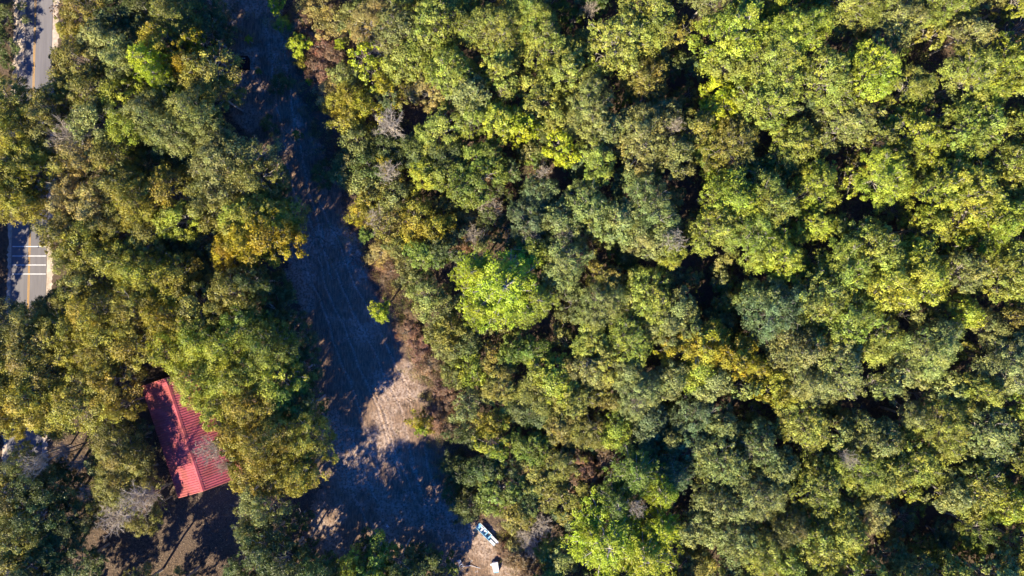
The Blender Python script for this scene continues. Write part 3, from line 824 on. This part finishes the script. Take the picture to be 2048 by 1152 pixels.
GAPS = [(1180, 25, 58, 42), (1390, 140, 48, 60), (1445, 185, 40, 50), (960, 85, 16, 60), (960, 150, 20, 30), (930, 285, 46, 30), (795, 205, 55, 30), (1060, 345, 36, 50), (1165, 365, 26, 44),
        (1010, 350, 26, 24), (985, 400, 34, 40), (935, 470, 44, 40), (1370, 395, 20, 70), (1225, 535, 40, 55), (1440, 565, 60, 60), (1470, 640, 50, 40), (1540, 690, 40, 34), (1270, 560, 30, 44),
        (1030, 670, 40, 26), (1120, 620, 20, 30), (925, 620, 18, 40), (1520, 830, 26, 34), (1350, 850, 30, 50), (1235, 960, 26, 50), (1150, 905, 34, 40), (1060, 860, 40, 20), (1850, 1070, 105, 55),
        (1960, 1120, 60, 40), (1700, 815, 50, 28), (1765, 600, 16, 44), (1790, 690, 24, 46), (1595, 970, 26, 50), (1690, 95, 34, 22), (1670, 130, 30, 26), (1915, 175, 36, 20), (1700, 310, 40, 22),
        (2030, 185, 20, 24), (2020, 20, 20, 26), (1410, 1000, 16, 70), (1400, 1130, 26, 40), (1110, 1000, 20, 30), (1850, 110, 30, 16), (1790, 440, 28, 20), (1560, 400, 14, 30), (1640, 680, 14, 40),
        (1720, 420, 20, 16), (1880, 640, 26, 14), (1990, 600, 34, 12), (1560, 720, 34, 26), (1310, 330, 26, 30), (1240, 180, 16, 40), (1940, 740, 20, 16), (1500, 860, 34, 30)]
CP = [(760, 60, 'TN'), (870, 50, 'LG'), (1000, 60, 'LG'), (1250, 60, 'LG'), (1450, 60, 'YG'), (1600, 40, 'YG'), (1700, 60, 'LG'), (1900, 30, 'OG'), (2000, 130, 'YG'), (1800, 200, 'LG'),
      (1600, 200, 'LG'), (1750, 130, 'YG'), (1650, 280, 'YG'), (1550, 290, 'LG'), (1900, 280, 'LG'), (2000, 300, 'LG'), (1950, 450, 'YG'), (1830, 560, 'YG'), (1100, 400, 'BG'), (1500, 450, 'LG'),
      (1250, 600, 'LG'), (1100, 780, 'OL'), (1160, 830, 'OL'), (1300, 760, 'GG'), (1250, 900, 'DG'), (1450, 950, 'GG'), (1700, 600, 'LG'), (1850, 720, 'GG'), (1680, 860, 'GG'), (1950, 860, 'LG'),
      (1560, 630, 'GG'), (2000, 950, 'LG'), (1900, 1000, 'LG'), (1500, 1080, 'GG'), (1700, 1000, 'LG'), (1740, 400, 'LG'), (1620, 400, 'YG'), (1990, 700, 'GG'), (1980, 620, 'LG'), (1340, 130, 'OL'),
      (1450, 280, 'OL'), (1040, 900, 'OL'), (820, 280, 'OL'), (940, 440, 'BR'), (1240, 540, 'BR'), (1440, 590, 'BG'), (1850, 1080, 'DG'), (1780, 60, 'LG'), (1870, 110, 'TN'), (1660, 230, 'OG'), (1800, 310, 'YG')]


def in_gap(x, y, g=1.0):
    return any(((x - a) / (c * g)) ** 2 + ((y - b_) / (d_ * g)) ** 2 < 1 for a, b_, c, d_ in GAPS)


EDGE_Y = [-60, 0, 300, 600, 900, 1152, 1250]
EDGE_X = [740, 740, 800, 930, 1010, 1110, 1140]
r2 = np.random.default_rng(3)
n_fix = len(T)
for stage, (rlo, rhi, f_, tries) in enumerate(((52, 70, .80, 4000), (38, 52, .74, 5000), (28, 36, .70, 5000), (30, 44, .56, 2500))):
    for _ in range(tries):
        x = r2.uniform(760, 2075); y = r2.uniform(-25, 1177); r_ = r2.uniform(rlo, rhi)
        if x < np.interp(y, EDGE_Y, EDGE_X) + r_ * .6 or in_gap(x, y, 1.0) or any(math.hypot((x - a) / (c + r_ * .75), (y - b_) / (d_ + r_ * .75)) < 1 for a, b_, c, d_ in GAPS):
            continue
        if any((x - t[0]) ** 2 + (y - t[1]) ** 2 < (f_ * (r_ + t[2])) ** 2 for t in T):
            continue
        ck = min(CP, key=lambda c: (c[0] - x) ** 2 + (c[1] - y) ** 2)[2]
        if r2.random() < .28:
            ck = r2.choice(['LG', 'OG', 'YG', 'GG', 'OL'])
        big = np.interp(x, [800, 1100, 1500, 2048], [8, 10.5, 13, 14.5])
        h = big + r2.uniform(-3.0, 2.0) - (2.5 if stage == 2 else 0)
        if stage == 3:
            h = big * .62; ck = r2.choice(['GR', 'OL', 'DG', 'BG', 'LG'])
        T.append((x, y, r_, 'L' if r_ > 51 else ('M' if r_ > 36 else 'S'), str(ck), h, 0))

for a_, b_, c_, d_ in GAPS:                       # low trees in the shade of the gaps
    for _ in range(int(c_ * d_ * 3.1 / 1500)):
        q = r2.uniform(0, 6.283); e_ = math.sqrt(r2.random())
        T.append((a_ + c_ * e_ * math.cos(q), b_ + d_ * e_ * math.sin(q), r2.uniform(22, 34), 'S', str(r2.choice(['DG', 'BG', 'GR', 'OL', 'OG'])), r2.uniform(4, 7), 0))

LM = [(370, 870, 'the red roof'), (60, 520, 'the white road bars'), (70, 90, 'the open stretch of road'), (520, 462, 'the golden oak'), (300, 118, 'the lime pine on the upper side'),
      (780, 790, 'the sunlit dirt patch'), (600, 250, 'the shaded track'), (1010, 575, 'the wide yellow green pine'), (1240, 1085, 'the big lime pine by the bottom'), (1440, 715, 'the golden trees'),
      (970, 1065, 'the blue and white boat'), (1850, 1065, 'the dark hollow near the bottom'), (960, 420, 'the brown thicket'), (1400, 150, 'the dark gap near the top'),
      (1450, 600, 'the dark central gap'), (1345, 483, 'the pale bare crown'), (1560, 620, 'the round bluish crown'), (1950, 400, 'the lime crown by the edge')]
ONES = 'zero one two three four five six seven eight nine ten eleven twelve thirteen fourteen fifteen sixteen seventeen eighteen nineteen'.split()
TENS = ['', '', 'twenty', 'thirty', 'forty', 'fifty', 'sixty', 'seventy', 'eighty', 'ninety']


def num(v):
    v = int(max(0, min(99, v)))
    return ONES[v] if v < 20 else TENS[v // 10] + ('-' + ONES[v % 10] if v % 10 else '')


def direction(dx, dy):
    a_ = math.degrees(math.atan2(-dy, dx)) % 360
    return ['right of', 'above', 'left of', 'below'][int(((a_ + 45) % 360) // 90)]


SPECIAL = {(520, 462): 'large golden yellow oak crown on the left bank of the shaded track',
           (300, 118): 'bright lime green pine between olive oaks right of the open stretch of road',
           (1010, 575): 'wide yellow green pine with pale branches in the middle of the photo',
           (757, 627): 'small star shaped bright lime pine alone on the edge of the dirt track',
           (496, 78): 'tiny bright lime sapling in the blue shade above the black box',
           (425, 895): 'pale leafless tree crown reaching over the ridge of the red roof',
           (1345, 483): 'pale grey bare crown beside the dark gap right of the middle',
           (780, 250): 'tan grey bare tree left of the green crowns above the brown thicket',
           (1215, 1085): 'largest bright lime pine at the bottom edge, left of its neighbour',
           (1410, 700): 'mustard golden crown, left one of two in the dark central forest',
           (1445, 700): 'small bright golden crown on top of the two mustard crowns in the dark central forest',
           (1465, 720): 'mustard golden crown, right one of two in the dark central forest',
           (1560, 620): 'round bluish green crown below the dark central gap'}
NAMES = {'L': ('oak_tree', 'broadleaf tree'), 'M': ('broadleaf_tree', 'broadleaf tree'), 'S': ('small_tree', 'small tree'), 'F': ('shrub', 'shrub'),
         'P': ('pine_tree', 'pine'), 'Q': ('young_pine', 'young pine'), 'B': ('bare_tree', 'leafless tree')}
GROUPS = {'L': 'big broadleaf trees of the woods', 'M': 'broadleaf trees of the woods', 'S': 'small trees between the woods', 'F': 'shrubs along the clearing',
          'P': 'pines among the broadleaf trees', 'Q': 'young pines around the clearing', 'B': 'leafless grey trees'}
used = set()
rt = np.random.default_rng(8)
FOOT = []
for i, (x, y, rp, kd, ck, h, fx) in enumerate(T):
    R0, H0 = STD[kd]
    zc = h * .82
    if x < 90 and kd in 'LMB' and h > 7:
        h = max(h, 14.5) + max(0, -x) * .05; zc = h * .82   # taller by the road, so the trunk clears the asphalt
    if fx and ck == 'DG' and kd == 'M' and 90 < x < 640 and y < 760 and h < 14.5:
        h *= .74; zc = h * .82
    wx, wy = at(x, y, zc)
    rm = rp * MPP * (HC - zc) / HC * 1.03
    name, noun = NAMES[kd]
    colour, cname = C[ck]
    size = 'very small' if rp < 20 else 'small' if rp < 34 else 'mid-size' if rp < 50 else 'large' if rp < 68 else 'very large'
    lab = SPECIAL.get((int(x), int(y)))
    if not lab:
        m_ = min(LM, key=lambda q: (q[0] - x) ** 2 + (q[1] - y) ** 2)
        col_word = cname if kd != 'B' else ('reddish' if ck == 'RB' else 'pale grey')
        kk_ = noun if not (kd == 'S') else 'broadleaf tree'
        px_, py_ = x / 20.48, y / 11.52
        for _ in range(20):
            lab = f"{size} {col_word} {kk_} {direction(x - m_[0], y - m_[1])} {m_[2]}, {num(px_)} percent across, {num(py_)} down"
            if len(lab.replace(',', '').split()) > 16:
                lab = f"{size} {col_word} {kk_}, {num(px_)} percent across and {num(py_)} percent down the photo"
            if lab not in used:
                break
            py_ += 1
    used.add(lab)
    root = thing(name, lab, 'shrub' if kd == 'F' else 'tree', (wx, wy, 0), rt.uniform(0, 6.283), GROUPS[kd])
    root.scale = (rm / R0 * rt.uniform(.95, 1.05), rm / R0 * rt.uniform(.95, 1.05), h / H0)
    pk = kd + 'F' if kd in 'LM' and (x < 680 or i % 4 == 0) else kd
    pr = PROTO[pk][rt.integers(len(PROTO[pk]))]
    cr = link(bpy.data.objects.new('crown', pr[0]), root)
    j = rt.uniform(.88, 1.14)
    cr.color = tuple(colour[q] * j * rt.uniform(.94, 1.06) for q in range(3)) + (1,)
    link(bpy.data.objects.new('trunk', pr[1]), root)
    FOOT.append((wx, wy, rm))
print('TREES', len(T), 'fixed', n_fix, {k_: sum(t[3] == k_ for t in T) for k_ in NAMES})

# ------------------------------------------------------------------ woods outside the frame (they shade its edges), one object
def woods_beyond():
    pts = [((gx - 1024) * MPP, -(gy - 576) * MPP, 5.6) for gx, gy in ((560, 1190), (635, 1218), (705, 1210), (757, 1228))] + [((gx - 1024) * MPP, -(gy - 576) * MPP, q) for gx, gy, q in ((-125, 180, 3.8), (-118, 700, 4.6), (-128, 790, 5.), (-95, 635, 4.2), (-125, 880, 5.), (-180, 740, 5))]
    rr = np.random.default_rng(21)
    tries = 0
    while tries < 15000:
        tries += 1
        x = rr.uniform(-150, 150); y = rr.uniform(-110, 110)
        gx = x / MPP + 1024; gy = 576 - y / MPP
        r_ = rr.uniform(3.6, 6.2)
        if abs(gx - rx(gy)) < 36 + r_ / MPP * .55:
            continue
        if -84 - .1 < x < 0 and gx < 1100 and gx > np.interp(gy, YL, XL) - 10 and gx < np.interp(gy, YL, XR) and gy < 100:
            continue
        z = 12
        cpx = x / (MPP * (HC - z) / HC) + 1024; cpy = 576 - y / (MPP * (HC - z) / HC)
        m_ = r_ / MPP * .98
        if -m_ < cpx < 2048 + m_ and -m_ < cpy < 1152 + m_:
            continue
        if any((x - a[0]) ** 2 + (y - a[1]) ** 2 < (.68 * (r_ + a[2])) ** 2 for a in pts):
            continue
        if any((x - a) ** 2 + (y - b_) ** 2 < (.6 * (r_ + c_)) ** 2 for a, b_, c_ in FOOT):
            continue
        # sun window for the open stretch of road and the apron
        if (-210 < gx < 45 and 50 < gy < 410) or (830 < gx < 1010 and gy > 1080) or (620 < gy < 920 and -112 < gx < 40):
            continue
        pts.append((x, y, r_))
    n_ = len(pts)
    V = []; 
    me = bpy.data.meshes.new('woods_beyond')
    me.from_pydata([(a, b_, 0) for a, b_, c_ in pts], [], [])
    s = me.attributes.new('tree_scale', 'FLOAT', 'POINT'); s.data.foreach_set('value', [c_ / 4.3 for a, b_, c_ in pts])
    s = me.attributes.new('tree_turn', 'FLOAT', 'POINT'); s.data.foreach_set('value', list(rr.uniform(0, 6.28, n_)))
    ob = link(bpy.data.objects.new('woods_beyond', me))
    ob['kind'] = 'stuff'
    src = bpy.data.collections.new('woods_source')
    for q in range(5):
        for w_, me_ in enumerate(PROTO['M'][q]):
            pass
        m2 = PROTO['M'][q][0].copy()
        m2.materials.clear(); m2.materials.append(M_TINT)
        a_ = m2.attributes.new('tint', 'FLOAT_COLOR', 'FACE')
        c_ = C[['OL', 'LG', 'OY', 'GG', 'OG'][q]][0]
        a_.data.foreach_set('color', np.tile(np.array([*c_, 1], dtype=np.float32), len(m2.polygons)))
        src.objects.link(bpy.data.objects.new('woods_crown', m2))
    ng = bpy.data.node_groups.new('scatter_woods', 'GeometryNodeTree')
    ng.interface.new_socket('Geometry', in_out='INPUT', socket_type='NodeSocketGeometry')
    ng.interface.new_socket('Geometry', in_out='OUTPUT', socket_type='NodeSocketGeometry')
    N_ = ng.nodes; K = ng.links
    gi = N_.new('NodeGroupInput'); go = N_.new('NodeGroupOutput')
    ip = N_.new('GeometryNodeInstanceOnPoints'); ci = N_.new('GeometryNodeCollectionInfo')
    ci.inputs['Collection'].default_value = src; ci.inputs['Separate Children'].default_value = True; ci.inputs['Reset Children'].default_value = True
    ip.inputs['Pick Instance'].default_value = True
    a1_ = N_.new('GeometryNodeInputNamedAttribute'); a1_.data_type = 'FLOAT'; a1_.inputs['Name'].default_value = 'tree_scale'
    a2_ = N_.new('GeometryNodeInputNamedAttribute'); a2_.data_type = 'FLOAT'; a2_.inputs['Name'].default_value = 'tree_turn'
    cx1 = N_.new('ShaderNodeCombineXYZ'); cx2 = N_.new('ShaderNodeCombineXYZ')
    K.new(a1_.outputs['Attribute'], cx1.inputs[0]); K.new(a1_.outputs['Attribute'], cx1.inputs[1]); cx1.inputs[2].default_value = 1.12
    K.new(a2_.outputs['Attribute'], cx2.inputs[2])
    K.new(gi.outputs[0], ip.inputs['Points']); K.new(ci.outputs[0], ip.inputs['Instance'])
    K.new(cx1.outputs[0], ip.inputs['Scale']); K.new(cx2.outputs[0], ip.inputs['Rotation'])
    K.new(ip.outputs[0], go.inputs[0])
    md = ob.modifiers.new('scatter', 'NODES'); md.node_group = ng
    print('WOODS', n_)


woods_beyond()

# ------------------------------------------------------------------ undergrowth, dry brush, litter
def clumps(name, spots, lsize, per_m2, aspect=.55, up=.5):
    P = []; N = []; S = []; TN_ = []; D = []; TI = []
    for (x, y, r_, h_, c_) in spots:
        m_ = int(per_m2 * r_ * r_ * 3.1)
        th = rng.uniform(0, 6.283, m_); q = np.sqrt(rng.random(m_))
        hh = h_ * (1 - q ** 2 * .8) * rng.uniform(.45, 1.08, m_)
        P.append(np.stack([x + r_ * q * np.cos(th) * (1 + .2 * np.sin(3 * th)), y + r_ * q * np.sin(th), hh], 1))
        N.append(nrm(np.array([[0, 0, up]]) + rng.normal(size=(m_, 3)) * .6))
        S.append(lsize * rng.uniform(.6, 1.4, m_)); TN_.append(rng.uniform(.6, 1.35, m_)); D.append(np.clip(rng.normal(size=m_) * .2 + .1, 0, 1))
        TI.append(np.tile(np.array([c_]), (m_, 1)))
    me = leaf_mesh(name, np.concatenate(P), np.concatenate(N), np.concatenate(S), np.concatenate(TN_), np.concatenate(D), aspect, M_TINT, np.concatenate(TI))
    o = link(bpy.data.objects.new(name, me)); o['kind'] = 'stuff'
    print(name, len(me.polygons))


sp = []
for _ in range(3000):
    x = rng.uniform(700, 2120); y = rng.uniform(-60, 1210)
    if x < np.interp(y, EDGE_Y, EDGE_X) - 10:
        continue
    ck = rng.choice(['DG', 'GR', 'OL', 'BR', 'BG', 'RB'], p=[.3, .2, .2, .15, .1, .05])
    wx, wy = at(x, y)
    sp.append((wx, wy, rng.uniform(.5, 1.7), rng.uniform(.5, 4.2), np.array(C[ck][0]) * rng.uniform(.7, 1.1)))
for _ in range(520):                             # under the oaks on the left
    x = rng.uniform(110, 600); y = rng.uniform(-40, 720)
    if x > np.interp(y, YL, XL) - 15:
        continue
    ck = rng.choice(['DG', 'OL', 'BR', 'GR'])
    wx, wy = at(x, y)
    sp.append((wx, wy, rng.uniform(.5, 1.5), rng.uniform(.3, 1.8), np.array(C[ck][0]) * rng.uniform(.7, 1.1)))
clumps('undergrowth', sp, .26, 17)

sp = []
def brush(x0, y0, x1, y1, w_, n_, cks, hmax):
    for _ in range(n_):
        t = rng.random()
        x = x0 + (x1 - x0) * t + rng.normal() * w_ * .5; y = y0 + (y1 - y0) * t + rng.normal() * w_ * .5
        wx, wy = at(x, y)
        sp.append((wx, wy, rng.uniform(.35, 1.1), rng.uniform(.2, hmax), np.array(C[rng.choice(cks)][0]) * rng.uniform(.75, 1.25)))
brush(560, 0, 650, 210, 45, 90, ['BR', 'TN', 'RB', 'OG'], 1.4)
brush(620, 200, 690, 360, 34, 50, ['BR', 'TN', 'OL'], 1.2)
brush(480, 0, 560, 330, 60, 60, ['BR', 'DG', 'TN'], .6)
brush(600, 180, 650, 420, 50, 60, ['DG', 'BR', 'OL'], 1.0)
brush(700, 440, 800, 620, 34, 140, ['BR', 'TN', 'RB'], 1.0)
brush(800, 590, 900, 830, 48, 240, ['BR', 'TN', 'TN', 'OG', 'OL'], 1.4)
brush(860, 820, 930, 1000, 40, 130, ['BR', 'TN', 'DG'], 1.2)
brush(1015, 335, 920, 495, 44, 190, ['BR', 'RB', 'TN', 'OL', 'DG'], 2.2)
brush(1240, 500, 1290, 620, 30, 50, ['BR', 'RB', 'DG'], 1.6)
brush(1008, 1078, 1080, 1135, 36, 110, ['BR', 'BR', 'TN', 'GL'], 1.0)
for _ in range(900):                             # weeds and straw scattered over the clearing
    y = rng.uniform(-40, 1160); u = rng.random()
    x = np.interp(y, YL, XL) + u * (np.interp(y, YL, XR) - np.interp(y, YL, XL))
    if vnoise(np.array(x), np.array(y), 40, 9) < .45:
        continue
    wx, wy = at(x, y)
    sp.append((wx, wy, rng.uniform(.15, .6), rng.uniform(.16, .5), np.array([[.33, .22, .12], [.24, .16, .10], [.16, .15, .06], [.40, .30, .19]][rng.integers(4)]) * rng.uniform(.7, 1.15)))
clumps('dry_brush', sp, .17, 60, aspect=.30, up=.25)

n_ = 90000
th = rng.random(n_)
x = np.where(th < .55, rng.uniform(430, 1080, n_), rng.uniform(90, 640, n_)); y = np.where(th < .55, rng.uniform(-60, 1200, n_), rng.uniform(840, 1200, n_))
k = MPP
P = np.stack([(x - 1024) * k, -(y - 576) * k, rng.uniform(.14, .26, n_) * np.where(th < .55, 1, .4)], 1)
mw = np.array(house.matrix_basis)                # some of the leaves lie on the roof
nl_ = 700
rs = rng.uniform(-1, 1, nl_); lx = np.where(rs < 0, rs * hw, rs * hwr); ly = rng.uniform(0, 1, nl_) * L
lz = ZR - (ZR - ZE) * np.abs(rs) + .06
P[:nl_] = (np.stack([lx, ly, lz, np.ones(nl_)], 1) @ mw.T)[:, :3]
tint = np.array([[.34, .22, .12], [.20, .12, .07], [.46, .34, .22], [.12, .08, .05]])[rng.integers(0, 4, n_)]
me = leaf_mesh('leaf_litter', P, nrm(np.array([[0, 0, 1.]]) + rng.normal(size=(n_, 3)) * .35), rng.uniform(.07, .22, n_), rng.uniform(.7, 1.3, n_), np.zeros(n_), .35, M_TINT, tint)
o = link(bpy.data.objects.new('leaf_litter', me)); o['kind'] = 'stuff'
